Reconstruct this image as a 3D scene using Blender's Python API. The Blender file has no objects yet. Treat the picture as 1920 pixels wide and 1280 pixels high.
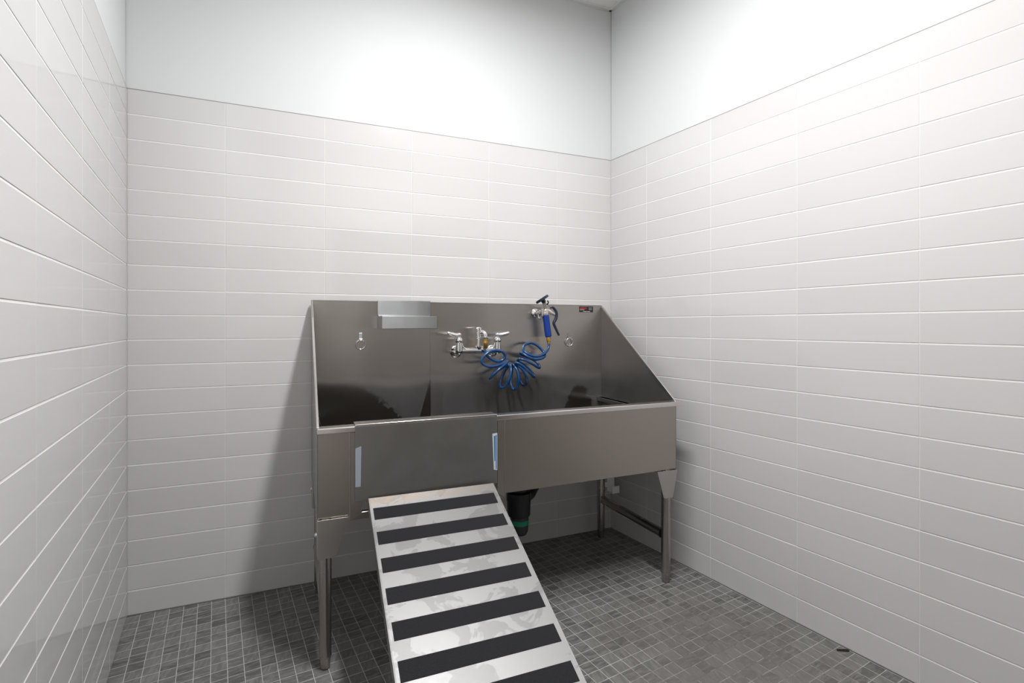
import bpy, bmesh, math, random
from mathutils import Vector, Matrix

PI = math.pi
random.seed(7)
SC = bpy.context.scene
COL = SC.collection

# ------------------------------------------------------------------ camera
cam_d = bpy.data.cameras.new('camera')
cam = bpy.data.objects.new('camera', cam_d)
COL.objects.link(cam)
SC.camera = cam
cam_d.sensor_fit = 'HORIZONTAL'
cam_d.sensor_width = 36.0
cam_d.lens = 945.7 / 1920 * 36.0
cam_d.shift_y = -30.0 / 1920
cam_d.clip_start = 0.02
cam.location = (-1.67085, -2.48998, 1.1808)
cam.rotation_euler = (PI / 2, 0, -0.39779)

# ------------------------------------------------------------------ world / exposure
w = bpy.data.worlds.new('world')
SC.world = w
w.use_nodes = True
w.node_tree.nodes['Background'].inputs[0].default_value = (0.8, 0.85, 0.9, 1)
w.node_tree.nodes['Background'].inputs[1].default_value = 0.05
SC.view_settings.view_transform = 'Standard'
SC.view_settings.look = 'None'
SC.view_settings.gamma = 1
SC.view_settings.use_curve_mapping = False
SC.view_settings.exposure = 0.0
LIGHT = 4.0
WATTS = 66
SC.cycles.max_bounces = 10
SC.cycles.diffuse_bounces = 6
SC.cycles.glossy_bounces = 6
SC.cycles.sample_clamp_indirect = 6.0

# ------------------------------------------------------------------ dimensions
DL = 0.1329                      # the side walls run at an angle to the back wall
W = 2.31775                      # width along the back wall
ROW = 0.102                      # wall tile pitch
TW = 0.40433
TOP = 21 * ROW
HC = 3.02
YF = -2.95                       # front wall
TX, TY, TA = -1.624, -0.03, 0.0105   # wash tub
TWD, TD, TH, TRIM, TB = 1.5534, 0.6164, 1.2959, 0.8297, 0.5174

# ------------------------------------------------------------------ mesh helper
class MB:
    def __init__(s):
        s.bm = bmesh.new()
    def face(s, vs):
        try:
            return s.bm.faces.new(vs)
        except ValueError:
            return None
    def hexa(s, p):
        v = [s.bm.verts.new(q) for q in p]
        for f in ((0, 3, 2, 1), (4, 5, 6, 7), (0, 1, 5, 4), (1, 2, 6, 5), (2, 3, 7, 6), (3, 0, 4, 7)):
            s.face([v[i] for i in f])
        return s
    def box(s, x0, x1, y0, y1, z0, z1):
        return s.hexa([(x0, y0, z0), (x1, y0, z0), (x1, y1, z0), (x0, y1, z0),
                       (x0, y0, z1), (x1, y0, z1), (x1, y1, z1), (x0, y1, z1)])
    def prism(s, poly, ax, a, b):
        """poly: 2-D points in the plane across axis ax, extruded from a to b"""
        def mk(p, t):
            q = list(p)
            q.insert(ax, t)
            return s.bm.verts.new(q)
        A = [mk(p, a) for p in poly]
        B = [mk(p, b) for p in poly]
        n = len(poly)
        s.face(A[::-1]); s.face(B)
        for i in range(n):
            s.face([A[i], A[(i + 1) % n], B[(i + 1) % n], B[i]])
        return s
    def tube(s, pts, r, n=12, cap=True, closed=False):
        pts = [Vector(p) for p in pts]
        m = len(pts)
        rr = r if isinstance(r, (list, tuple)) else [r] * m
        rings = []
        up = None
        for i, p in enumerate(pts):
            if closed:
                t = pts[(i + 1) % m] - pts[i - 1]
            else:
                t = pts[min(i + 1, m - 1)] - pts[max(i - 1, 0)]
            t.normalize()
            if up is None:
                up = Vector((0, 0, 1)) if abs(t.z) < 0.9 else Vector((1, 0, 0))
            up = (up - t * up.dot(t))
            if up.length < 1e-6:
                up = t.orthogonal()
            up.normalize()
            b = t.cross(up)
            rings.append([s.bm.verts.new(p + (up * math.cos(2 * PI * k / n) + b * math.sin(2 * PI * k / n)) * rr[i]) for k in range(n)])
        for i in range(m if closed else m - 1):
            a, c = rings[i], rings[(i + 1) % m]
            for k in range(n):
                s.face([a[k], a[(k + 1) % n], c[(k + 1) % n], c[k]])
        if cap and not closed:
            s.face(rings[0][::-1]); s.face(rings[-1])
        return s
    def lathe(s, base, axis, prof, n=20):
        """prof: (distance along axis, radius)"""
        base = Vector(base); axis = Vector(axis).normalized()
        u = axis.orthogonal().normalized(); v = axis.cross(u)
        rings = [[s.bm.verts.new(base + axis * h + (u * math.cos(2 * PI * k / n) + v * math.sin(2 * PI * k / n)) * max(r, 1e-5)) for k in range(n)] for h, r in prof]
        for a, c in zip(rings, rings[1:]):
            for k in range(n):
                s.face([a[k], a[(k + 1) % n], c[(k + 1) % n], c[k]])
        s.face(rings[0][::-1]); s.face(rings[-1])
        return s
    def ball(s, c, r, sx=1, sy=1, sz=1):
        ret = bmesh.ops.create_uvsphere(s.bm, u_segments=18, v_segments=12, radius=r)
        for v in ret['verts']:
            v.co = Vector((v.co.x * sx, v.co.y * sy, v.co.z * sz)) + Vector(c)
        return s
    def build(s, name, mats, parent=None, org=(0, 0, 0), bevel=0, smooth=False, seg=2):
        bm = s.bm
        bmesh.ops.translate(bm, verts=bm.verts, vec=-Vector(org))
        bmesh.ops.recalc_face_normals(bm, faces=bm.faces)
        me = bpy.data.meshes.new(name)
        bm.to_mesh(me); bm.free()
        for m in (mats if isinstance(mats, (list, tuple)) else [mats]):
            me.materials.append(m)
        if smooth:
            for p in me.polygons:
                p.use_smooth = True
            try:
                me.set_sharp_from_angle(angle=math.radians(38))
            except Exception:
                pass
        o = bpy.data.objects.new(name, me)
        COL.objects.link(o)
        if parent:
            o.parent = parent
        if bevel:
            b = o.modifiers.new('bevel', 'BEVEL')
            b.width = bevel; b.segments = seg; b.limit_method = 'ANGLE'
            b.angle_limit = math.radians(40)
            b.harden_normals = False
        return o

def tag(o, label, cat, group=None):
    o['label'] = label; o['category'] = cat
    if group:
        o['group'] = group
    return o

def root(name, loc, rz, label, cat, group=None):
    o = bpy.data.objects.new(name, None)
    COL.objects.link(o)
    o.empty_display_size = 0.05
    o.location = loc; o.rotation_euler = (0, 0, rz)
    return tag(o, label, cat, group)

def tubw(p):
    c, s = math.cos(TA), math.sin(TA)
    return (TX + c * p[0] - s * p[1], TY + s * p[0] + c * p[1], p[2])

def catmull(pts, n=8):
    P = [Vector(p) for p in pts]
    out = []
    for i in range(len(P) - 1):
        p0 = P[max(i - 1, 0)]; p1 = P[i]; p2 = P[i + 1]; p3 = P[min(i + 2, len(P) - 1)]
        for k in range(n):
            t = k / n
            out.append(0.5 * ((2 * p1) + (p2 - p0) * t + (2 * p0 - 5 * p1 + 4 * p2 - p3) * t * t + (3 * p1 - p0 - 3 * p2 + p3) * t ** 3))
    out.append(P[-1])
    return out

# ------------------------------------------------------------------ materials
class NT:
    def __init__(s, name):
        s.m = bpy.data.materials.new(name)
        s.m.use_nodes = True
        s.t = s.m.node_tree
        s.b = s.t.nodes['Principled BSDF']
    def n(s, typ, **kw):
        nd = s.t.nodes.new(typ)
        for k, v in kw.items():
            setattr(nd, k, v)
        return nd
    def set(s, nd, key, v):
        if hasattr(v, 'is_output'):
            s.t.links.new(v, nd.inputs[key])
        else:
            nd.inputs[key].default_value = v
    def bs(s, **kw):
        names = dict(color='Base Color', rough='Roughness', metal='Metallic', spec='Specular IOR Level', aniso='Anisotropic',
                     tan='Tangent', normal='Normal', coat='Coat Weight', coatr='Coat Roughness', emis='Emission Color', emiss='Emission Strength')
        for k, v in kw.items():
            if k == 'color' and isinstance(v, tuple) and len(v) == 3:
                v = (*v, 1)
            s.set(s.b, names[k], v)
        return s
    def math(s, op, a, b=None, c=None, clamp=False):
        nd = s.n('ShaderNodeMath', operation=op, use_clamp=clamp)
        s.set(nd, 0, a)
        if b is not None: s.set(nd, 1, b)
        if c is not None: s.set(nd, 2, c)
        return nd.outputs[0]
    def mix(s, fac, a, b):
        nd = s.n('ShaderNodeMix', data_type='RGBA')
        s.set(nd, 0, fac)
        for k, v in ((6, a), (7, b)):
            s.set(nd, k, (*v, 1) if isinstance(v, tuple) and len(v) == 3 else v)
        return nd.outputs[2]
    def mixf(s, fac, a, b):
        nd = s.n('ShaderNodeMix', data_type='FLOAT')
        s.set(nd, 0, fac); s.set(nd, 2, a); s.set(nd, 3, b)
        return nd.outputs[0]
    def noise(s, vec, scale, detail=3, rough=0.5, dist=0.0):
        nd = s.n('ShaderNodeTexNoise')
        s.set(nd, 'Vector', vec); s.set(nd, 'Scale', scale); s.set(nd, 'Detail', detail); s.set(nd, 'Roughness', rough); s.set(nd, 'Distortion', dist)
        return nd.outputs[0]
    def ramp(s, fac, stops):
        nd = s.n('ShaderNodeValToRGB')
        e = nd.color_ramp.elements
        for i, (p, c) in enumerate(stops):
            el = e[i] if i < 2 else e.new(p)
            el.position = p
            el.color = (c, c, c, 1) if not isinstance(c, tuple) else (*c, 1)
        s.set(nd, 0, fac)
        return nd.outputs[0]
    def mapping(s, vec, scale=(1, 1, 1), loc=(0, 0, 0), rot=(0, 0, 0)):
        nd = s.n('ShaderNodeMapping')
        s.set(nd, 0, vec); s.set(nd, 1, loc); s.set(nd, 2, rot); s.set(nd, 3, scale)
        return nd.outputs[0]
    def objc(s):
        return s.n('ShaderNodeTexCoord').outputs['Object']
    def xyz(s, v):
        nd = s.n('ShaderNodeSeparateXYZ'); s.set(nd, 0, v)
        return nd.outputs
    def bump(s, h, strength, dist=0.01, normal=None):
        nd = s.n('ShaderNodeBump')
        s.set(nd, 'Height', h); s.set(nd, 'Strength', strength); s.set(nd, 'Distance', dist)
        if normal is not None: s.set(nd, 'Normal', normal)
        return nd.outputs[0]
    def vec(s, x, y, z):
        nd = s.n('ShaderNodeCombineXYZ')
        s.set(nd, 0, x); s.set(nd, 1, y); s.set(nd, 2, z)
        return nd.outputs[0]

def simple(name, color, rough=0.5, metal=0.0, spec=0.5, noise=0.0, nscale=30):
    t = NT(name)
    t.bs(rough=rough, metal=metal, spec=spec)
    if noise:
        f = t.noise(t.objc(), nscale, 3)
        lo = tuple(c * (1 - noise) for c in color); hi = tuple(min(1, c * (1 + noise)) for c in color)
        t.bs(color=t.mix(f, lo, hi))
    else:
        t.bs(color=color)
    return t.m

def wall_tile_mat(name='glazed_wall_tile', rough=0.07, spec=0.55):
    t = NT(name)
    r = t.n('ShaderNodeNewGeometry').outputs['Random Per Island']
    o = t.objc()
    t.bs(color=t.mix(r, (0.565, 0.556, 0.555), (0.597, 0.588, 0.587)), rough=rough, spec=spec,
         normal=t.bump(t.noise(o, 4.0, 1), 0.05, 0.02))
    return t.m

def paint_mat():
    t = NT('white_wall_paint')
    o = t.objc()
    t.bs(color=(0.625, 0.640, 0.645), rough=0.6, spec=0.3, normal=t.bump(t.noise(o, 260, 2), 0.05, 0.002))
    return t.m

def floor_mat():
    t = NT('stone_mosaic_floor')
    x, y, z = t.xyz(t.objc())
    px = t.math('DIVIDE', t.math('ADD', x, 0.002), 0.05)
    py = t.math('DIVIDE', t.math('ADD', y, 0.0045), 0.05)
    fx = t.math('FRACT', px); fy = t.math('FRACT', py)
    ix = t.math('FLOOR', px); iy = t.math('FLOOR', py)
    # distance to the nearest joint, in metres
    wob = t.math('MULTIPLY', t.math('SUBTRACT', t.noise(t.objc(), 60, 2), 0.5), 0.0012)
    ex = t.math('MULTIPLY', t.math('SUBTRACT', 0.5, t.math('ABSOLUTE', t.math('SUBTRACT', fx, 0.5))), 0.05)
    ey = t.math('MULTIPLY', t.math('SUBTRACT', 0.5, t.math('ABSOLUTE', t.math('SUBTRACT', fy, 0.5))), 0.05)
    e = t.math('ADD', t.math('MINIMUM', ex, ey), wob)
    tile = t.math('MULTIPLY', t.math('SUBTRACT', e, 0.0006), 1 / 0.0009, clamp=True)
    wn = t.n('ShaderNodeTexWhiteNoise', noise_dimensions='3D')
    t.set(wn, 'Vector', t.vec(ix, iy, 0.0))
    rnd = wn.outputs['Value']; rc = wn.outputs['Color']
    # each stone chip: its own veining direction and offset
    ang = t.math('MULTIPLY', t.math('FLOOR', t.math('MULTIPLY', rnd, 2.0)), 1.3)
    ca = t.math('COSINE', ang); sa = t.math('SINE', ang)
    vx = t.math('ADD', t.math('MULTIPLY', x, ca), t.math('MULTIPLY', y, sa))
    vy = t.math('SUBTRACT', t.math('MULTIPLY', y, ca), t.math('MULTIPLY', x, sa))
    off = t.math('MULTIPLY', rnd, 40.0)
    vv = t.vec(t.math('ADD', t.math('MULTIPLY', vx, 18.0), off), t.math('MULTIPLY', vy, 80.0), off)
    vein = t.noise(vv, 1.0, 4, 0.62, 0.6)
    fine = t.noise(t.objc(), 240, 3, 0.6)
    c1 = t.mix(rnd, (0.080, 0.078, 0.075), (0.170, 0.166, 0.159))
    c2 = t.mix(t.ramp(vein, [(0.42, 0.0), (0.74, 1.0)]), c1, (0.25, 0.247, 0.24))
    c3 = t.mix(t.math('MULTIPLY', fine, 0.35), c2, (0.079, 0.076, 0.073))
    big = t.noise(t.objc(), 1.7, 3, 0.55)
    # brown traffic soil over the walked area, dirt in the joints there
    dx = t.math('SUBTRACT', x, -0.42); dy = t.math('SUBTRACT', y, -1.12)
    rad = t.math('SQRT', t.math('ADD', t.math('POWER', t.math('MULTIPLY', dx, 1.15), 2.0), t.math('POWER', dy, 2.0)))
    soil = t.math('SUBTRACT', 1.0, t.math('DIVIDE', t.math('SUBTRACT', t.math('ADD', rad, t.math('MULTIPLY', t.math('SUBTRACT', t.noise(t.objc(), 7, 4), 0.5), 0.7)), 0.22), 0.35), clamp=True)
    c4 = t.mix(t.math('MULTIPLY', soil, 0.55), c3, (0.122, 0.112, 0.101))
    g = t.mix(t.noise(t.objc(), 9, 3), (0.33, 0.327, 0.318), (0.52, 0.513, 0.50))
    dirty = t.ramp(t.noise(t.objc(), 14, 4, 0.7), [(0.46, 0.0), (0.56, 1.0)])
    g2 = t.mix(t.math('MULTIPLY', soil, dirty), g, (0.07, 0.065, 0.06))
    g3 = t.mix(t.math('MULTIPLY', soil, 0.55), g2, (0.146, 0.138, 0.122))
    t.bs(color=t.mix(tile, g3, c4), rough=t.mixf(tile, 0.8, t.mixf(vein, 0.42, 0.6)), spec=0.4,
         normal=t.bump(t.math('ADD', tile, t.math('MULTIPLY', vein, 0.25)), 0.35, 0.0012))
    return t.m

def steel_mat(name, base=(0.47, 0.445, 0.42), rough=0.3, aniso=0.75, tan=(1, 0, 0), warp=0.0, smear=0.25, mode=None):
    t = NT(name)
    o = t.objc()
    # smudges and dried water on the sheet
    sm = t.noise(o, 9, 5, 0.65)
    r = t.math('ADD', rough, t.math('MULTIPLY', t.math('SUBTRACT', sm, 0.5), smear))
    col = t.mix(sm, tuple(c * 0.97 for c in base), tuple(min(1, c * 1.03) for c in base))
    tv = t.vec(*[float(v) for v in tan])
    t.bs(color=col, rough=r, metal=1.0, aniso=aniso, tan=tv)
    if warp:
        b = t.bump(t.noise(t.mapping(o, (1.0, 1.0, 0.7)), 2.6, 1), warp, 0.05)
        t.bs(normal=b)
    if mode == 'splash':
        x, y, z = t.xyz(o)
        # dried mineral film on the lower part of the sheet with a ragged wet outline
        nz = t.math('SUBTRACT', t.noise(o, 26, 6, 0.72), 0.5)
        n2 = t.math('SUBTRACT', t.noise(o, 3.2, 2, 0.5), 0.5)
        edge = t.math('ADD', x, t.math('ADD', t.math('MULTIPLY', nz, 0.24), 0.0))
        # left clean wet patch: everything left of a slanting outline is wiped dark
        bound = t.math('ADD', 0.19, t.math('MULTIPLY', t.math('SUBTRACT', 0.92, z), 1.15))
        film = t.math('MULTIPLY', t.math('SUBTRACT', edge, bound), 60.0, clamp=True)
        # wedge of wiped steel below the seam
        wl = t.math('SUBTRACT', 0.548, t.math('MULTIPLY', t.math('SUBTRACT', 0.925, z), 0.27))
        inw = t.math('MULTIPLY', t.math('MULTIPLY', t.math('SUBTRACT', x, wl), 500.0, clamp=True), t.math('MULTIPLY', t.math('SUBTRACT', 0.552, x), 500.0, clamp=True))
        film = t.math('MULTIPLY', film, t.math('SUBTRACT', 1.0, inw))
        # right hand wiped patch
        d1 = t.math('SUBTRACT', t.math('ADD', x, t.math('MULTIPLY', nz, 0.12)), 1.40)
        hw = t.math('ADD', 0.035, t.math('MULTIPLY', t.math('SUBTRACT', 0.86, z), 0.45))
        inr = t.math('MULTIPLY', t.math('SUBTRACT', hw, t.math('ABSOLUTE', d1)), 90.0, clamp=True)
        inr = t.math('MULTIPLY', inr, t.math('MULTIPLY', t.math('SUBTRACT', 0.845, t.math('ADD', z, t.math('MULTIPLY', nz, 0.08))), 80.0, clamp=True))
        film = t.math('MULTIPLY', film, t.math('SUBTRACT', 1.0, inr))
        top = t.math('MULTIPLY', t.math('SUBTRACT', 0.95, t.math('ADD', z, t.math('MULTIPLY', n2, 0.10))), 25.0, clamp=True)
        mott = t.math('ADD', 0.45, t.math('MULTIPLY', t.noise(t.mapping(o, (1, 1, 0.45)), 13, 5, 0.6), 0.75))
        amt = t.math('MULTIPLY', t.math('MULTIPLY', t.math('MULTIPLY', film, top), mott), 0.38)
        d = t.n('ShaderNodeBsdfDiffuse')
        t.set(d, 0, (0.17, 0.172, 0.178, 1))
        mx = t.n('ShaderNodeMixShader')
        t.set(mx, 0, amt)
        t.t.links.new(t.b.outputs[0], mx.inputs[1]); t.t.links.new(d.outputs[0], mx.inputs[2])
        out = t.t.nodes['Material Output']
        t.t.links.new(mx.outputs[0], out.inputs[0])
    if mode == 'film':
        d = t.n('ShaderNodeBsdfDiffuse')
        t.set(d, 0, (0.16, 0.16, 0.16, 1))
        mx = t.n('ShaderNodeMixShader')
        t.set(mx, 0, t.math('MULTIPLY', t.noise(t.mapping(o, (1, 1, 0.5)), 11, 5, 0.6), 0.4))
        t.t.links.new(t.b.outputs[0], mx.inputs[1]); t.t.links.new(d.outputs[0], mx.inputs[2])
        t.t.links.new(mx.outputs[0], t.t.nodes['Material Output'].inputs[0])
    return t.m

def ramp_mat():
    t = NT('scuffed_aluminium')
    o = t.objc()
    a = t.noise(o, 9, 4, 0.55, 0.8)
    blot = t.ramp(a, [(0.47, 0.0), (0.5, 1.0)])
    scr = t.noise(t.mapping(o, (40, 900, 40)), 1.0, 2)
    col = t.mix(blot, (0.205, 0.205, 0.203), (0.255, 0.255, 0.252))
    y = t.xyz(o)[1]
    rust = t.math('MULTIPLY', t.math('MULTIPLY', t.math('SUBTRACT', y, -0.045), 60.0, clamp=True), t.ramp(t.noise(o, 22, 4), [(0.3, 0.0), (0.7, 0.8)]))
    col = t.mix(rust, col, (0.29, 0.235, 0.19))
    t.bs(color=col, metal=0.75, rough=t.math('ADD', 0.48, t.math('MULTIPLY', t.math('SUBTRACT', scr, 0.5), 0.15)))
    return t.m

def grip_mat():
    t = NT('black_grit_tape')
    o = t.objc()
    sp = t.noise(o, 900, 2, 0.7)
    col = t.mix(t.ramp(sp, [(0.45, 0.0), (0.75, 1.0)]), (0.009, 0.0095, 0.012), (0.04, 0.041, 0.047))
    t.bs(color=col, rough=0.75, spec=0.15, normal=t.bump(sp, 0.7, 0.0012))
    return t.m

M = dict(
    tile=wall_tile_mat(), tileedge=wall_tile_mat('tile_edge', 0.5, 0.3), paint=paint_mat(), floor=floor_mat(),
    grout=simple('pale_grout', (0.74, 0.73, 0.72), 0.75, noise=0.06, nscale=20),
    joint=simple('grey_sealant', (0.16, 0.155, 0.15), 0.6, noise=0.3, nscale=30),
    edgeshadow=simple('grey_edge_shadow', (0.26, 0.26, 0.26), 0.6, noise=0.25, nscale=6),
    ceil=simple('ceiling_tile', (0.850, 0.842, 0.825), 0.9, noise=0.06, nscale=160),
    tbar=simple('grey_ceiling_metal', (0.66, 0.67, 0.66), 0.45),
    greige=simple('greige_paint', (0.750, 0.735, 0.712), 0.6),
    door=simple('brown_door', (0.13, 0.115, 0.1), 0.5, noise=0.1, nscale=8),
    doorframe=simple('grey_door_frame', (0.22, 0.22, 0.22), 0.4),
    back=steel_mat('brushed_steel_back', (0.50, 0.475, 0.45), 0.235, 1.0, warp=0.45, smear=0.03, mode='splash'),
    sidein=steel_mat('brushed_steel_side', (0.42, 0.40, 0.38), 0.26, 0.6, tan=(0, 1, 0), smear=0.06, mode='film'),
    apron=steel_mat('brushed_steel_apron', (0.45, 0.41, 0.375), 0.30, 0.6, warp=0.02, smear=0.12),
    gate=steel_mat('smudged_steel', (0.34, 0.33, 0.32), 0.36, 0.5, mode='film'),
    edge=steel_mat('edge_steel', (0.74, 0.72, 0.70), 0.22, 0.0, smear=0.08),
    basin=steel_mat('wet_steel', (0.14, 0.138, 0.135), 0.2, 0.0, smear=0.1),
    steel=steel_mat('satin_steel', (0.50, 0.475, 0.45), 0.33, 0.0, smear=0.1),
    tubeS=steel_mat('tube_steel', (0.42, 0.39, 0.365), 0.26, 0.0, smear=0.1),
    bright=steel_mat('bright_steel', (0.40, 0.41, 0.42), 0.32, 0.8, tan=(0, 0, 1), smear=0.1),
    chrome=simple('chrome', (0.82, 0.82, 0.83), 0.07, 1.0),
    lever=simple('chrome_lever', (0.86, 0.86, 0.87), 0.22, 0.85),
    brass=simple('brass', (0.72, 0.45, 0.13), 0.28, 1.0),
    hose=simple('blue_hose', (0.003, 0.05, 0.165), 0.22, spec=0.6),
    grip=simple('blue_grip', (0.005, 0.042, 0.26), 0.35, noise=0.15),
    black=simple('black_plastic', (0.012, 0.013, 0.016), 0.35),
    blackm=simple('matte_black', (0.012, 0.012, 0.012), 0.6),
    navy=simple('navy_plastic', (0.012, 0.02, 0.045), 0.3),
    castm=simple('cast_metal', (0.74, 0.70, 0.66), 0.34, 0.8),
    red=simple('red_index', (0.75, 0.12, 0.1), 0.4),
    blueidx=simple('blue_index', (0.05, 0.08, 0.35), 0.4),
    labelblack=simple('label_black', (0.012, 0.012, 0.016), 0.4),
    labelred=simple('label_red', (0.62, 0.035, 0.04), 0.4),
    labelgrey=simple('label_grey', (0.45, 0.45, 0.46), 0.4),
    labelwhite=simple('label_white', (0.75, 0.75, 0.75), 0.4),
    filmpale=simple('pale_blue_film', (0.30, 0.34, 0.39), 0.35),
    filmblue=simple('blue_film', (0.035, 0.16, 0.36), 0.35),
    filmwhite=simple('white_film', (0.55, 0.60, 0.66), 0.4),
    green=simple('green_label', (0.0, 0.25, 0.14), 0.45),
    trapgrey=simple('dark_grey_plastic', (0.03, 0.032, 0.034), 0.4),
    zincplate=simple('zinc_plate', (0.85, 0.85, 0.84), 0.4, 0.2),
    ramp=ramp_mat(), gritt=grip_mat(),
    zinc=simple('zinc_bolt', (0.75, 0.78, 0.8), 0.3, 1.0),
)
def emit(name, col, st):
    t = NT(name)
    t.bs(color=(0.8, 0.8, 0.8), emis=(*col, 1), emiss=st)
    return t.m
M['lamp'] = emit('lamp_diffuser', (1.0, 0.99, 0.985), LIGHT)

# ------------------------------------------------------------------ the room
def lx(y):  # left wall tile face
    return -W - math.tan(DL) * y
def rx(y):
    return -math.tan(DL) * y

def structure(o):
    o['kind'] = 'structure'
    return o

cd, sd = math.cos(DL), math.sin(DL)
# floor in axes turned with the side walls
fb = MB()
fl = bpy.data.meshes.new('floor')
pts = [(-W - 0.02, 0.02), (0.02, 0.02), (rx(YF) + 0.02, YF - 0.02), (lx(YF) - 0.02, YF - 0.02)]
loc = [(cd * x + sd * y, -sd * x + cd * y) for x, y in pts]
fb.prism(loc, 2, -0.05, 0.0)
floor = structure(fb.build('floor', M['floor']))
floor.rotation_euler = (0, 0, DL)

PT = 0.006
def wall(name, org, ang, length, first, tiles_to=None, openings=()):
    """local x runs along the wall, local -y faces the room (tile face at y=0)"""
    m = MB()
    m.box(-0.12 if name == 'wall_back' else 0.0, length + (0.12 if name == 'wall_back' else 0), PT, 0.12, -0.05, HC + 0.1)
    o = structure(m.build(name, M['paint']))
    o.location = (org[0], org[1], 0); o.rotation_euler = (0, 0, ang)
    # grout bed
    g = MB()
    g.box(0, length, 0.0011, PT, 0.0, TOP - 0.001)
    g.build('grout_bed', M['grout'], o)
    k = MB()
    k.box(0, length, 0.0002, PT, 0.0, 0.0035)
    k.build('sealant_joint', M['joint'], o)
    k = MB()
    k.box(0, length, 0.0004, PT, TOP, TOP + 0.0028)  # dark strip standing in for the thin shadow gap above the top tiles
    k.build('edge_shadow_line', M['edgeshadow'], o)
    # tiles
    t = MB()
    xs = [0.0]
    x = first
    while x < length - 0.01:
        if x > 0.01:
            xs.append(x)
        x += TW
    xs.append(length)
    bv = 0.0013
    for r in range(21):
        z0 = r * ROW + (0.0018 if r else 0.004)
        z1 = (r + 1) * ROW - (0.0018 if r < 20 else 0.0)
        for a, b in zip(xs, xs[1:]):
            a2 = a + (0.0004 if a > 0 else 0.0015); b2 = b - (0.0004 if b < length else 0.0015)
            t1 = random.gauss(0, 0.0007) * (b2 - a2) / 2; t2 = random.gauss(0, 0.0011) * (z1 - z0) / 2
            v = []
            for (X, Z, y) in ((a2, z0, PT), (b2, z0, PT), (b2, z1, PT), (a2, z1, PT),
                              (a2, z0, bv), (b2, z0, bv), (b2, z1, bv), (a2, z1, bv),
                              (a2 + bv, z0 + bv, 0), (b2 - bv, z0 + bv, 0), (b2 - bv, z1 - bv, 0), (a2 + bv, z1 - bv, 0)):
                yy = y
                if y < PT:
                    yy += t1 * (1 if X > (a2 + b2) / 2 else -1) + t2 * (1 if Z > (z0 + z1) / 2 else -1)
                v.append(t.bm.verts.new((X, yy, Z)))
            for i in range(4):
                j = (i + 1) % 4
                t.face([v[i], v[j], v[4 + j], v[4 + i]])
                f = t.face([v[4 + i], v[4 + j], v[8 + j], v[8 + i]])
                f.material_index = 1
            t.face(v[8:12])
            t.face(v[0:4][::-1])
    t.build('tile_cladding', [M['tile'], M['tileedge']], o)
    return o

LS = abs(YF) / cd
wall('wall_back', (-W, 0), 0.0, W, (W - 0.35071) % TW)
# right wall: runs from the back corner towards the camera, room on its left
wr_len = LS
wall('wall_right', (0, 0), -PI / 2 + DL, wr_len, 0.28455)
# left wall: starts at the front end and runs to the back corner
sx, sy = lx(YF), YF
wall('wall_left', (sx, sy), PI / 2 + DL, LS, (LS - 0.38617) % TW)
# front wall behind the camera, with a door
fw0, fw1 = lx(YF), rx(YF)
D0, D1, DH = -1.3, 0.2, 2.12
m = MB()
m.box(fw0 - 0.1, D0, YF - 0.12, YF, -0.05, HC + 0.1)
m.box(D1, fw1 + 0.1, YF - 0.12, YF, -0.05, HC + 0.1)
m.box(D0, D1, YF - 0.12, YF, DH, HC + 0.1)
structure(m.build('wall_front', M['greige']))
m = MB()
m.box(D0, D1, YF - 0.09, YF - 0.04, 0.005, DH)
door = structure(m.build('door_1', M['door']))
m = MB()
m.box(D0 - 0.05, D0 + 0.004, YF - 0.03, YF + 0.015, 0, DH + 0.05)
m.box(D1 - 0.004, D1 + 0.05, YF - 0.03, YF + 0.015, 0, DH + 0.05)
m.box(D0, D1, YF - 0.03, YF + 0.015, DH, DH + 0.05)
m.build('door_frame', M['doorframe'], door)
m = MB()
m.tube([(D1 - 0.07, YF - 0.04, 1.0), (D1 - 0.07, YF + 0.02, 1.0), (D1 - 0.19, YF + 0.02, 1.0)], 0.01)
m.build('door_handle', M['chrome'], door, smooth=True)

# ceiling with its T-bar grid, turned with the side walls
def c2w(x, y):
    return (cd * x - sd * y, sd * x + cd * y)
m = MB()
m.prism([(cd * x + sd * y, -sd * x + cd * y) for x, y in [(-W - 0.1, 0.1), (0.1, 0.1), (rx(YF) + 0.1, YF - 0.1), (lx(YF) - 0.1, YF - 0.1)]], 2, HC, HC + 0.03)
ceil = structure(m.build('ceiling', M['ceil']))
ceil.rotation_euler = (0, 0, DL)
LXC, LYC = -1.181, -1.305           # lamp centre in the turned axes
m = MB()
for k in range(-3, 4):
    x = LXC + 0.165 + 0.61 * k
    if -2.28 < x < -0.05:
        m.box(x - 0.012, x + 0.012, YF + 0.1, -0.02 if x > -1.5 else 0.2, HC - 0.006, HC + 0.001)
for k in range(-3, 3):
    y = LYC - 0.61 + 1.22 * k
    if -2.7 < y < -0.1:
        m.box(-W + 0.04, -0.02, y - 0.012, y + 0.012, HC - 0.007, HC + 0.001)
tb = structure(m.build('trim_1', M['tbar']))
tb.rotation_euler = (0, 0, DL)
# wall angle along the tops of the walls
def strip(name, p, q, n):
    p, q, n = Vector(p), Vector(q), Vector(n)
    mm = MB()
    mm.hexa([(*(p), HC - 0.012), (*(q), HC - 0.012), (*(q + n * 0.022), HC - 0.012), (*(p + n * 0.022), HC - 0.012),
             (*(p), HC + 0.001), (*(q), HC + 0.001), (*(q + n * 0.022), HC + 0.001), (*(p + n * 0.022), HC + 0.001)])
    return structure(mm.build(name, M['tbar']))
strip('trim_2', (-W, PT), (0, PT), (0, -1))
strip('trim_3', (PT, 0), (rx(YF) + PT, YF), (-cd, -sd))
strip('trim_4', (-W - PT, 0), (lx(YF) - PT, YF), (cd, sd))

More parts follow.
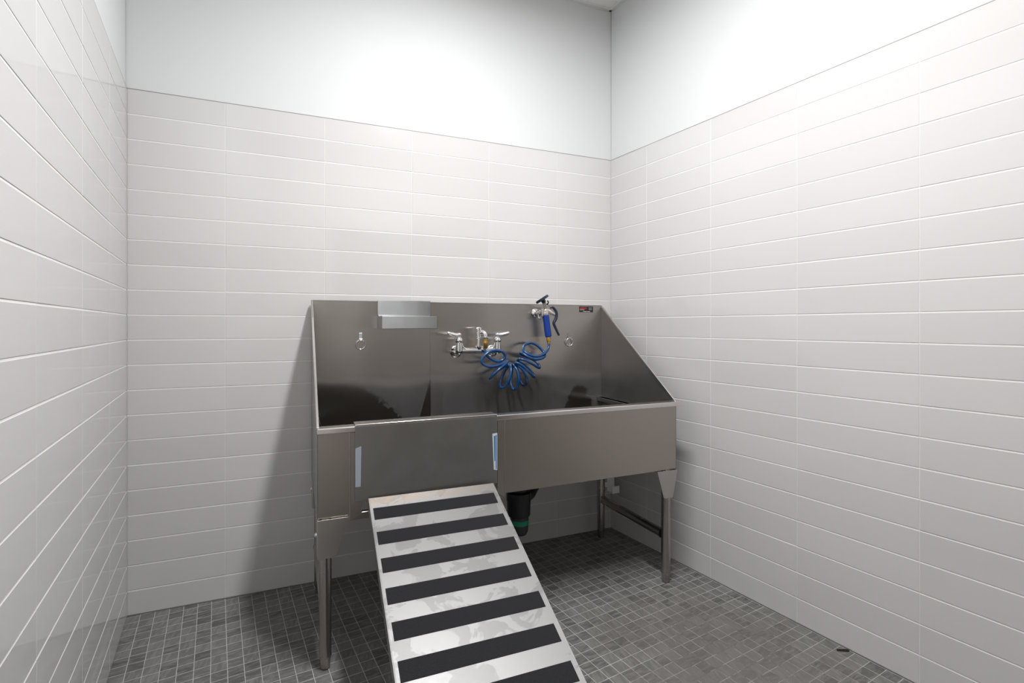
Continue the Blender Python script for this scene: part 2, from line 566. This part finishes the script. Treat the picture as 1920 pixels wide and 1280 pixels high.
# four foot linear lamp
lw = c2w(LXC, LYC)
lamp = root('ceiling_light', (lw[0], lw[1], HC - 0.03), DL, 'white four foot linear ceiling light running from the wash tub towards the door', 'light')
m = MB()
for a in ((-0.15, -0.085, -0.61, 0.61), (0.085, 0.15, -0.61, 0.61), (-0.085, 0.085, -0.61, -0.585), (-0.085, 0.085, 0.585, 0.61)):
    m.box(a[0], a[1], a[2], a[3], 0.0, 0.029)
m.build('frame', M['tbar'], lamp)
m = MB()
m.box(-0.085, 0.085, -0.585, 0.585, 0.008, 0.02)
m.build('diffuser', M['lamp'], lamp)
ld = bpy.data.lights.new('linear_lamp', 'AREA')
ld.shape = 'RECTANGLE'; ld.size = 0.165; ld.size_y = 1.165
ld.energy = WATTS; ld.spread = math.radians(177)
ld.color = (1.0, 0.99, 0.985)
lo = bpy.data.objects.new('linear_lamp', ld)
COL.objects.link(lo); lo.parent = lamp; lo.location = (0, 0, 0.004)

# ------------------------------------------------------------------ wash tub
tub = root('dog_wash_tub', (TX, TY, 0), TA, 'large brushed stainless steel dog wash tub on four tube legs against the back wall', 'wash tub')
D = -TD
# back panel with a short return to the wall along the top
m = MB()
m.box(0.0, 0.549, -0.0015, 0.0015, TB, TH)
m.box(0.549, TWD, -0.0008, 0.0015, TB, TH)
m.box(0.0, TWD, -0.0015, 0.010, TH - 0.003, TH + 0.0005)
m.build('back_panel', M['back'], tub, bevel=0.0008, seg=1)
# side panels: high at the back, sloping down to the rim, hemmed along the slope
for s, x0, x1 in (('l', 0.0, 0.003), ('r', TWD - 0.003, TWD)):
    m = MB()
    m.prism([(-0.0016, TB), (-0.0016, TH), (D, TRIM), (D, TB)], 0, x0, x1)
    sp = m.build('side_panel', M['sidein'], tub)
    m = MB()
    a, b = Vector((-0.0, TH)), Vector((D, TRIM))
    n = Vector((b.y - a.y, -(b.x - a.x))).normalized()
    if n.y > 0: n = -n
    xa, xb = (x0 - 0.002, x0 + 0.007) if s == 'l' else (x1 - 0.006, x1 + 0.002)
    m.prism([(a.x, a.y + 0.001), (b.x, b.y + 0.001), (b.x + n.x * 0.010, b.y + n.y * 0.010), (a.x + n.x * 0.010, a.y + n.y * 0.010)], 0, xa, xb)
    m.build('hem', M['edge'], sp, bevel=0.002, seg=3)
# right inside ledge and its twin
for xa, xb in ((0.004, 0.030), (TWD - 0.034, TWD - 0.004)):
    m = MB()
    m.box(xa, xb, D + 0.05, -0.003, 0.752, 0.773)
    m.build('inner_ledge', M['bright'], tub, bevel=0.002)
# basin walls and floor
m = MB()
m.box(0.004, TWD - 0.004, D + 0.004, -0.002, TB + 0.002, TB + 0.012)
m.build('basin_floor', M['basin'], tub)
# apron: three pieces of one sheet around the gate opening
m = MB()
m.box(0.0, 0.146, D, D + 0.003, TB, TRIM - 0.01)
m.build('apron_panel', M['apron'], tub, bevel=0.0008, seg=1)
m = MB()
m.box(0.6575, TWD, D, D + 0.003, TB, TRIM - 0.01)
m.build('apron_panel', M['apron'], tub, bevel=0.0008, seg=1)
# front rim: a square roll, left and right of the gate one continuous bar
m = MB()
m.box(0.0, 1.5765, D - 0.0135, D + 0.035, 0.8085, TRIM)
m.build('front_rim', M['edge'], tub, bevel=0.004, seg=4, smooth=True)
# guide frame for the gate: two channels and a sill, mitred
m = MB()
f0, f1 = D - 0.011, D - 0.0005
m.prism([(0.106, 0.808), (0.106, 0.503), (0.146, 0.527), (0.146, 0.808)], 1, f0, f1)
m.prism([(0.6575, 0.808), (0.6575, 0.527), (0.689, 0.503), (0.689, 0.808)], 1, f0, f1)
m.box(0.6870, 0.6905, D - 0.0125, D, 0.503, 0.808)
m.prism([(0.107, 0.503), (0.688, 0.503), (0.6565, 0.5268), (0.147, 0.5268)], 1, f0 + 0.0012, f1)
m.box(0.1045, 0.1085, D - 0.0125, D, 0.503, 0.808)
m.build('guide_frame', M['apron'], tub, bevel=0.001, seg=1)
# removable gate hooked over the rim
g0, g1 = D - 0.0185, D - 0.0145
m = MB()
m.box(0.1225, 0.6540, g0, g1, 0.5665, 0.829)
gate = m.build('gate', M['gate'], tub, bevel=0.0012, seg=2)
m = MB()
m.prism([(g0 - 0.0005, 0.828), (D + 0.040, 0.828), (D + 0.040, 0.79), (D + 0.044, 0.79), (D + 0.044, 0.836), (g0 - 0.0005, 0.836)], 0, 0.1225, 0.6540)
m.build('hook_flange', M['edge'], gate, bevel=0.003, seg=4, smooth=True)
m = MB()
m.prism([(0.1235, 0.753), (0.1435, 0.760), (0.1415, 0.619), (0.1235, 0.619)], 1, g0 - 0.0008, g0)
fm = m.build('protective_film', M['filmpale'], gate)
fm['label'] = 'pale blue grey leftover film strip on the left edge of the gate'
m = MB()
m.prism([(0.6335, 0.761), (0.6540, 0.763), (0.6540, 0.618), (0.6395, 0.622)], 1, g0 - 0.0006, g0)
m2 = MB()
fm = m.build('protective_film', M['filmwhite'], gate)
fm['label'] = 'blue leftover film strip on the right edge of the gate'
# blue core of the right strip belongs to the same film: second material
bm = bmesh.new(); bm.from_mesh(fm.data)
def quad(pts, y, idx):
    f = bm.faces.new([bm.verts.new((p[0], y, p[1])) for p in pts])
    f.material_index = idx
quad([(0.6395, 0.752), (0.6460, 0.753), (0.6455, 0.655), (0.6415, 0.655)], g0 - 0.0009, 1)
quad([(0.6475, 0.755), (0.6515, 0.756), (0.6515, 0.622), (0.6475, 0.624)], g0 - 0.0009, 1)
bm.to_mesh(fm.data); bm.free()
fm.data.materials.append(M['filmblue'])

# legs with gussets, feet and bolts
LEG = [(0.027, D + 0.012, 'fl'), (1.503, D + 0.012, 'fr'), (0.030, -0.075, 'bl'), (1.500, -0.075, 'br')]
for x, y, k in LEG:
    m = MB()
    m.tube([(x, y, 0.044), (x, y, TB + 0.002)], 0.0205, 24)
    lg = m.build('leg', M['tubeS'], tub, smooth=True)
    m = MB()
    m.lathe((x, y, 0.0), (0, 0, 1), [(0.0, 0.013), (0.004, 0.0165), (0.03, 0.0175), (0.034, 0.0185), (0.044, 0.0212), (0.0465, 0.0212)], 24)
    m.build('foot', M['tubeS'], lg, smooth=True)
    # gusset: a folded plate, front face and outer face
    s = 1 if k in ('fl', 'bl') else -1
    xo = 0.0 if s > 0 else TWD
    m = MB()
    yy = D - 0.010 if k[0] == 'f' else -0.098
    yb = 1 if k[0] == 'f' else 1
    if s > 0:
        poly = [(xo, TB - 0.0005), (0.104, TB - 0.0005), (0.066, 0.395), (0.060, 0.387), (0.052, 0.384), (xo + 0.003, 0.384)]
    else:
        poly = [(xo, TB - 0.0005), (1.437, TB - 0.0005), (1.473, 0.397), (1.477, 0.393), (1.484, 0.391), (xo - 0.027, 0.391)]
    m.prism(poly, 1, yy, yy + 0.003)
    if s > 0:
        side = [(yy + 0.003, TB - 0.0005), (yy + 0.075, TB - 0.0005), (yy + 0.048, 0.386), (yy + 0.003, 0.384)]
        m.prism(side, 0, xo, xo + 0.003)
    else:
        m.hexa([(TWD - 0.003, yy + 0.003, TB - 0.0005), (TWD, yy + 0.003, TB - 0.0005), (TWD, yy + 0.075, TB - 0.0005), (TWD - 0.003, yy + 0.075, TB - 0.0005)][::1] +
               [(TWD - 0.030, yy + 0.003, 0.391), (TWD - 0.027, yy + 0.003, 0.391), (TWD - 0.027, yy + 0.048, 0.391), (TWD - 0.030, yy + 0.048, 0.391)])
    m.build('gusset', M['steel'], lg, bevel=0.0012)
    m = MB()
    bx = xo - 0.0005 if s > 0 else TWD - 0.010
    m.lathe((bx, yy + 0.022, 0.462), (-s, 0, 0), [(0, 0.008), (0.004, 0.008), (0.007, 0.005), (0.008, 0.001)], 12)
    m.build('bolt', M['zinc'], lg, smooth=True)
# side rails between front and back legs
for x in (0.027, 1.502):
    m = MB()
    ya, yb = D + 0.034, -0.0965
    m.tube([(x, ya, 0.215), (x, yb, 0.215)], 0.0205, 20)
    for a, b in ((ya, ya + 0.006), (yb, yb - 0.006)):
        m.tube([(x, a, 0.215), (x, b, 0.215)], 0.0225, 20)
    m.build('cross_rail', M['tubeS'], tub, smooth=True)
# J hook behind the right back leg
m = MB()
m.box(1.5245, 1.5705, -0.1005, -0.0985, 0.263, 0.332)
m.box(1.5245, 1.5705, -0.147, -0.0985, 0.2615, 0.264)
m.box(1.5245, 1.5705, -0.149, -0.147, 0.2615, 0.300)
m.box(1.5120, 1.5300, -0.0985, -0.0920, 0.285, 0.310)
m.build('storage_hook', M['zincplate'], tub, bevel=0.0006, seg=1)
# maker's label
m = MB()
L0, L1, Z0, Z1 = 1.4045, 1.4935, 1.2560, 1.2885
m.box(L0, L1, -0.0028, -0.0016, Z0, Z1)
lb = m.build('maker_label', [M['labelblack'], M['labelred'], M['labelgrey'], M['labelwhite']], tub)
lb['label'] = 'small black label with red lettering'
bm = bmesh.new(); bm.from_mesh(lb.data)
def patch(x0, x1, z0, z1, idx):
    f = bm.faces.new([bm.verts.new(p) for p in ((x0, -0.0031, z0), (x1, -0.0031, z0), (x1, -0.0031, z1), (x0, -0.0031, z1))])
    f.material_index = idx
rr = random.Random(3)
x = L0 + 0.004
for i in range(7):     # blurred red word: strokes of uneven height
    wd = 0.0052
    patch(x, x + wd * 0.45, 1.2735, 1.2735 + rr.uniform(0.009, 0.0115), 1)
    patch(x, x + wd * 0.95, 1.2735 + rr.choice((0, 0.004)), 1.2735 + 0.0065, 1)
    x += wd + 0.001
x = L0 + 0.004
for i in range(6):
    patch(x, x + 0.0034, 1.2675, 1.2718, 2); x += 0.0046
for k, z in enumerate((1.281, 1.277, 1.273, 1.269)):
    patch(L0 + 0.060, L0 + 0.083 - 0.004 * (k % 2), z, z + 0.0012, 2)
x = L0 + 0.024
for i in range(11):
    patch(x, x + 0.0028, 1.2592, 1.2620, 3); x += 0.004 if i != 5 else 0.006
bm.to_mesh(lb.data); bm.free()
# tie rings on welded tabs
for x, z in ((0.215, 1.0906), (1.3357, 1.0885)):
    m = MB()
    m.box(x - 0.0075, x + 0.0075, -0.0035, -0.0015, z + 0.026, z + 0.055)
    m.box(x - 0.0085, x + 0.0085, -0.013, -0.0015, z + 0.0185, z + 0.029)
    tab = m.build('tie_tab', M['bright'], tub, bevel=0.001)
    m = MB()
    m.tube([(x + 0.0215 * math.cos(a), -0.0105 - 0.002 * math.sin(a), z + 0.0215 * math.sin(a)) for a in [2 * PI * i / 36 for i in range(36)]], 0.0029, 10, closed=True)
    m.build('tie_ring', M['chrome'], tab, smooth=True)
# drain and trap under the basin
m = MB()
tx, ty = 0.896, -0.30
m.lathe((tx, ty, 0.29), (0, 0, 1), [(0, 0.046), (0.006, 0.054), (0.07, 0.056), (0.075, 0.058), (0.112, 0.058), (0.118, 0.04), (0.225, 0.04)], 24)
m.tube([(tx, ty, 0.36), (tx + 0.08, ty + 0.05, 0.368), (tx + 0.12, ty + 0.085, 0.39), (tx + 0.12, ty + 0.12, 0.41), (tx + 0.12, -0.01, 0.415)], 0.030, 18)
trap = m.build('drain_trap', M['black'], tub, smooth=True)
m = MB()
m.lathe((tx + 0.004, ty, 0.198), (0, 0, 1), [(0, 0.018), (0.006, 0.032), (0.02, 0.040), (0.06, 0.043), (0.095, 0.043)], 24)
m.build('trap_bowl', M['trapgrey'], trap, smooth=True)
m = MB()
m.lathe((tx + 0.004, ty, 0.252), (0, 0, 1), [(0, 0.0436), (0.022, 0.0436)], 24)
bd = m.build('label_band', M['green'], trap, smooth=True)
bd['label'] = 'green label band'

# ------------------------------------------------------------------ soap tray
org = (0.42, -0.07, 1.166)
tray = root('soap_tray', tubw(org), TA, 'small brushed metal soap tray hooked over the top of the tub back', 'tray')
m = MB()
m.box(0.2935, 0.5490, -0.0048, -0.0022, 1.2300, 1.3010)
m.box(0.2935, 0.5490, -0.0048, 0.012, 1.2990, 1.3012)
m.build('hanger_plate', M['bright'], tray, org, bevel=0.0008, seg=1)
m = MB()
z0, z1, yf = 1.1668, 1.2235, -0.132
m.box(0.2935, 0.5490, yf, yf + 0.0025, z0, z1)
m.box(0.2935, 0.2960, yf + 0.0025, -0.0050, z0, z1)
m.box(0.5465, 0.5490, yf + 0.0025, -0.0050, z0, z1)
m.box(0.2960, 0.5465, -0.0075, -0.0050, z0, 1.2305)
m.box(0.2960, 0.5465, yf + 0.0025, -0.0075, z0, z0 + 0.0025)
m.build('tray_box', M['bright'], tray, org, bevel=0.001, seg=1)

# ------------------------------------------------------------------ wall mounted faucet
FY = -0.068
org = (0.779, FY, 1.03)
fau = root('faucet', tubw(org), TA, 'chrome two handle wall faucet on the steel tub back with a blue hose on it', 'faucet')
XL, XR, ZB = 0.6769, 0.8809, 1.0525
m = MB()
m.tube([(XL - 0.01, FY, ZB), (XR + 0.01, FY, ZB)], 0.0125, 18)
for x in (XL, XR):
    s = -1 if x == XL else 1
    m.lathe((x, FY, ZB - 0.014), (0, 0, 1), [(0, 0.012), (0.006, 0.017), (0.02, 0.0185), (0.05, 0.0155), (0.058, 0.0155)], 20)
    m.tube([(x, FY, ZB), (x - 0.004 * s, -0.04, ZB - 0.004), (x - 0.004 * s, -0.002, ZB - 0.004)], 0.0125, 16)
    m.tube(catmull([(x - s * 0.013, FY, ZB + 0.040), (x - s * 0.022, FY, ZB + 0.018), (x - s * 0.045, FY, ZB + 0.006)], 5), 0.006, 10)
body = m.build('body', M['chrome'], fau, org, smooth=True)
for x in (XL, XR):
    s = -1 if x == XL else 1
    m = MB()
    m.lathe((x - 0.004 * s, -0.0018, ZB - 0.004), (0, -1, 0), [(0, 0.031), (0.004, 0.030), (0.012, 0.024), (0.018, 0.017)], 24)
    m.build('flange', M['chrome'], fau, org, smooth=True)
    m = MB()
    m.lathe((x, FY, ZB + 0.0445), (0, 0, 1), [(0, 0.0165), (0.004, 0.0195), (0.012, 0.0195), (0.022, 0.015), (0.027, 0.008), (0.040, 0.0075)], 20)
    st = m.build('bonnet', M['chrome'], fau, org, smooth=True)
    m = MB()
    zt = 1.1385
    m.lathe((x, FY, zt - 0.012), (0, 0, 1), [(0, 0.0085), (0.004, 0.0115), (0.012, 0.0115), (0.0155, 0.009)], 18)
    m.tube(catmull([(x, FY, zt - 0.004), (x + s * 0.02, FY - 0.003, zt - 0.005), (x + s * 0.042, FY - 0.008, zt), (x + s * 0.062, FY - 0.012, zt + 0.007)], 5),
           [0.008, 0.008, 0.0085, 0.009, 0.0095, 0.0100, 0.0102, 0.0102, 0.0100, 0.0095, 0.0092, 0.0085, 0.008, 0.0075, 0.006, 0.003], 14)
    lv = m.build('lever_handle', M['lever'], fau, org, smooth=True)
    m = MB()
    m.lathe((x, FY, zt + 0.0032), (0, 0, 1), [(0, 0.0085), (0.0022, 0.0075)], 16)
    ix = m.build('index_cap', M['red'] if s < 0 else M['blueidx'], lv, org, smooth=True)
    ix['label'] = 'red hot index' if s < 0 else 'blue cold index'
m = MB()
rx0 = 0.7795
m.lathe((rx0, FY, ZB + 0.008), (0, 0, 1), [(0, 0.011), (0.010, 0.016), (0.020, 0.016), (0.022, 0.0095), (0.048, 0.0085), (0.052, 0.0125), (0.060, 0.0125), (0.062, 0.0145), (0.092, 0.0145), (0.094, 0.0175), (0.106, 0.0175), (0.110, 0.012), (0.112, 0.008)], 22)
m.build('riser', M['chrome'], fau, org, smooth=True)
m = MB()
m.tube(catmull([(rx0 + 0.006, FY - 0.003, 1.142), (rx0 + 0.017, FY - 0.013, 1.147), (rx0 + 0.0255, FY - 0.022, 1.138), (rx0 + 0.027, FY - 0.024, 1.118)], 6), 0.0115, 18)
m.lathe((rx0 + 0.027, FY - 0.024, 1.114), (0, 0, 1), [(0, 0.0125), (0.004, 0.0145), (0.010, 0.0145), (0.012, 0.0115)], 18)
m.build('spout_elbow', M['chrome'], fau, org, smooth=True)

# ------------------------------------------------------------------ spray hose
org = (1.0, -0.09, 0.85)
sp = root('spray_hose', tubw(org), TA, 'coiled blue hose with a black headed hand sprayer hanging over the tub', 'hose sprayer')
HY = FY - 0.024
bx0 = rx0 + 0.027
# centre line of the hose: nine hanging coils between the faucet and the sprayer
path = [(0.8018, -0.092, 1.0697),
        (0.8029, -0.095, 1.0561),
        (0.8056, -0.099, 1.0402),
        (0.8189, -0.105, 1.0233),
        (0.8472, -0.108, 1.0054),
        (0.8768, -0.108, 1.0014),
        (0.8993, -0.108, 1.0123),
        (0.9049, -0.110, 1.0317),
        (0.8868, -0.114, 1.0498),
        (0.8474, -0.120, 1.0564),
        (0.8117, -0.124, 1.0482),
        (0.7832, -0.127, 1.0264),
        (0.7729, -0.129, 1.0043),
        (0.7882, -0.129, 0.9858),
        (0.8207, -0.126, 0.9773),
        (0.8588, -0.116, 0.9804),
        (0.8963, -0.103, 0.9889),
        (0.9284, -0.090, 0.9983),
        (0.9126, -0.100, 0.9882),
        (0.8782, -0.117, 0.9684),
        (0.8457, -0.118, 0.9421),
        (0.8296, -0.100, 0.9192),
        (0.8332, -0.083, 0.9146),
        (0.8465, -0.065, 0.9212),
        (0.8800, -0.050, 0.9420),
        (0.9138, -0.048, 0.9628),
        (0.9380, -0.060, 0.9785),
        (0.9419, -0.075, 0.9781),
        (0.9370, -0.060, 0.9630),
        (0.9215, -0.048, 0.9332),
        (0.9064, -0.050, 0.8961),
        (0.8960, -0.068, 0.8726),
        (0.8987, -0.085, 0.8636),
        (0.9105, -0.105, 0.8737),
        (0.9226, -0.118, 0.9046),
        (0.9327, -0.118, 0.9389),
        (0.9398, -0.105, 0.9654),
        (0.9469, -0.085, 0.9768),
        (0.9632, -0.065, 0.9748),
        (0.9697, -0.050, 0.9506),
        (0.9653, -0.047, 0.9124),
        (0.9591, -0.060, 0.8759),
        (0.9621, -0.083, 0.8528),
        (0.9707, -0.103, 0.8612),
        (0.9753, -0.118, 0.8883),
        (0.9754, -0.120, 0.9235),
        (0.9698, -0.112, 0.9533),
        (0.9640, -0.095, 0.9723),
        (0.9717, -0.075, 0.9772),
        (0.9935, -0.055, 0.9607),
        (1.0092, -0.047, 0.9298),
        (1.0152, -0.050, 0.8962),
        (1.0205, -0.065, 0.8745),
        (1.0280, -0.083, 0.8704),
        (1.0302, -0.104, 0.8867),
        (1.0205, -0.118, 0.9168),
        (1.0021, -0.120, 0.9505),
        (0.9810, -0.112, 0.9739),
        (0.9694, -0.092, 0.9831),
        (0.9698, -0.112, 0.9901),
        (0.9928, -0.120, 0.9779),
        (1.0263, -0.120, 0.9496),
        (1.0607, -0.108, 0.9213),
        (1.0825, -0.085, 0.9121),
        (1.0866, -0.060, 0.9256),
        (1.0628, -0.048, 0.9545),
        (1.0309, -0.048, 0.9782),
        (0.9990, -0.065, 0.9927),
        (0.9877, -0.088, 1.0031),
        (0.9906, -0.108, 1.0089),
        (1.0160, -0.120, 1.0015),
        (1.0550, -0.120, 0.9825),
        (1.0924, -0.106, 0.9632),
        (1.1130, -0.086, 0.9620),
        (1.1141, -0.062, 0.9796),
        (1.0951, -0.048, 0.9972),
        (1.0602, -0.048, 1.0141),
        (1.0228, -0.060, 1.0286),
        (1.0048, -0.080, 1.0382),
        (1.0097, -0.100, 1.0358),
        (1.0325, -0.118, 1.0188),
        (1.0707, -0.120, 1.0066),
        (1.1137, -0.108, 1.0100),
        (1.1432, -0.085, 1.0224),
        (1.1451, -0.062, 1.0430),
        (1.1140, -0.048, 1.0761),
        (1.0726, -0.050, 1.0894),
        (1.0377, -0.062, 1.0788),
        (1.0181, -0.085, 1.0571),
        (1.0234, -0.104, 1.0409),
        (1.0521, -0.115, 1.0252),
        (1.0941, -0.110, 1.0216),
        (1.1364, -0.095, 1.0341),
        (1.1648, -0.080, 1.0571),
        (1.1729, -0.074, 1.0771),
        (1.1739, -0.072, 1.0888)]
m = MB()
m.tube(catmull(path, 5), 0.0071, 12)
m.build('coil_hose', M['hose'], sp, org, smooth=True)
m = MB()
m.lathe((bx0, HY, 1.064), (0, 0, 1), [(0, 0.0075), (0.004, 0.0105), (0.020, 0.0115), (0.022, 0.0125), (0.034, 0.0125), (0.036, 0.0108), (0.049, 0.0108)], 12)
m.build('hose_fitting', M['brass'], sp, org, smooth=True)
ax = Vector((1.1545 - 1.1715, 0.0, 1.238 - 1.122)).normalized()
m = MB()
m.lathe((1.1735, -0.072, 1.084), (1.1715 - 1.1735, 0, 1.122 - 1.084), [(0, 0.0085), (0.012, 0.0085), (0.014, 0.0115), (0.030, 0.0125), (0.040, 0.0105)], 14)
m.build('hose_fitting', M['brass'], sp, org, smooth=True)
m = MB()
m.lathe((1.1715, -0.072, 1.120), ax, [(0, 0.014), (0.004, 0.0175), (0.03, 0.0180), (0.08, 0.0172), (0.108, 0.0182), (0.114, 0.0178), (0.117, 0.015)], 20)
m.build('spray_grip', M['grip'], sp, org, smooth=True)
m = MB()
m.lathe((1.1540, -0.072, 1.236), ax, [(0, 0.0165), (0.006, 0.0185), (0.016, 0.0175), (0.026, 0.014)], 20)
m.tube(catmull([(1.152, -0.072, 1.252), (1.150, -0.076, 1.270), (1.143, -0.084, 1.288), (1.134, -0.092, 1.303)], 5), 0.0105, 14)
m.tube([(1.154, -0.072, 1.262), (1.170, -0.076, 1.258), (1.186, -0.078, 1.248), (1.206, -0.079, 1.240)], [0.011, 0.012, 0.0105, 0.0085], 12)
m.ball((1.152, -0.072, 1.258), 0.0175)
m.build('valve_body', M['castm'], sp, org, smooth=True)
m = MB()
hc = Vector((1.121, -0.100, 1.3175)); hn = Vector((-0.50, 0.20, 0.83)).normalized()
m.lathe(hc - hn * 0.006, hn, [(0, 0.018), (0.0005, 0.035), (0.002, 0.0372), (0.0125, 0.0372), (0.014, 0.0355), (0.0142, 0.01)], 32)
m.lathe(hc - hn * 0.018, hn, [(0, 0.0105), (0.013, 0.013)], 16)
m.build('spray_head', M['navy'], sp, org, smooth=True)
m = MB()
lp = catmull([(1.176, -0.080, 1.276), (1.192, -0.084, 1.276), (1.209, -0.086, 1.256), (1.212, -0.086, 1.230), (1.203, -0.087, 1.208), (1.195, -0.088, 1.192), (1.206, -0.092, 1.163), (1.2225, -0.095, 1.128)], 5)
n_ = len(lp)
m.tube(lp, [0.0055 + 0.003 * math.sin(PI * i / (n_ - 1)) for i in range(n_)], 12)
m.build('trigger_lever', M['navy'], sp, org, smooth=True)
m = MB()
m.tube(catmull([(1.1545, -0.078, 1.292), (1.163, -0.080, 1.296), (1.166, -0.081, 1.305), (1.160, -0.081, 1.312)], 4), 0.0035, 10)
m.build('hang_clip', M['black'], sp, org, smooth=True)

# ------------------------------------------------------------------ hook for the sprayer
org = (1.1285, -0.002, 1.2475)
hk = root('sprayer_hook', tubw(org), TA, 'round chrome hook on the steel tub back holding the hand sprayer', 'hook')
m = MB()
m.lathe((1.1285, -0.0018, 1.2475), (0, -1, 0), [(0, 0.025), (0.004, 0.0245), (0.009, 0.020), (0.013, 0.013), (0.03, 0.011), (0.034, 0.015), (0.046, 0.015), (0.048, 0.012)], 24)
m.build('escutcheon', M['chrome'], hk, org, smooth=True)
m = MB()
m.tube(catmull([(1.1285, -0.044, 1.240), (1.122, -0.052, 1.226), (1.125, -0.066, 1.217), (1.1295, -0.080, 1.226), (1.128, -0.084, 1.250), (1.126, -0.083, 1.268)], 5), 0.0042, 10)
m.build('hook_arm', M['chrome'], hk, org, smooth=True)

# ------------------------------------------------------------------ ramp
RS = math.atan2(0.39635643, 0.91778203)
RZ = math.atan2(-0.02403578, 0.91778203)
RL = 1.42
o3 = (0.166, -0.6450, 0.5772)
rp = root('dog_ramp', tubw(o3), TA + RZ, 'grey aluminium dog ramp with black grip strips leaning on the tub gate opening', 'ramp')
tilt = Matrix.Rotation(RS, 4, 'X')
RW = 0.463
def rbuild(m, name, mat, **kw):
    bev = kw.get('bevel', 0)
    o = m.build(name, mat, rp, bevel=bev, seg=kw.get('seg', 2))
    o.rotation_euler = (RS, 0, 0)
    return o
m = MB()
m.box(0.0, RW, -RL, 0.0, -0.004, 0.0)
rbuild(m, 'deck', M['ramp'])
for xa, xb in ((-0.0005, 0.0035), (RW - 0.0035, RW + 0.0005)):
    m = MB()
    m.box(xa, xb, -RL + 0.01, 0.0005, -0.034, 0.0005)
    rbuild(m, 'side_flange', M['ramp'], bevel=0.0012)
m = MB()
m.box(0.004, RW - 0.004, -0.004, 0.0004, -0.053, -0.004)
rbuild(m, 'end_lip', M['ramp'])
for k in range(12):
    m = MB()
    s0 = 0.0515 + 0.1085 * k
    m.box(0.0105 if k < 4 else 0.013, 0.447, -s0 - 0.0535, -s0, 0.0, 0.0012)
    rbuild(m, 'grip_strip', M['gritt'])

# ------------------------------------------------------------------ scrap on the floor
org = (0.1471 - 0.03, -1.2715, 0)
sc = MB()
sc.tube(catmull([(-0.022, 0.012, 0.002), (-0.006, 0.004, 0.002), (0.012, -0.006, 0.002), (0.018, -0.004, 0.003), (0.013, 0.002, 0.003), (-0.002, 0.009, 0.0022), (-0.016, 0.017, 0.002)], 5), 0.0017, 8)
so = sc.build('plastic_scrap', M['blackm'], smooth=True)
so.location = (0.1471, -1.2715, 0.0)
tag(so, 'tiny black curled scrap lying on the grey mosaic floor beside the right wall', 'scrap')
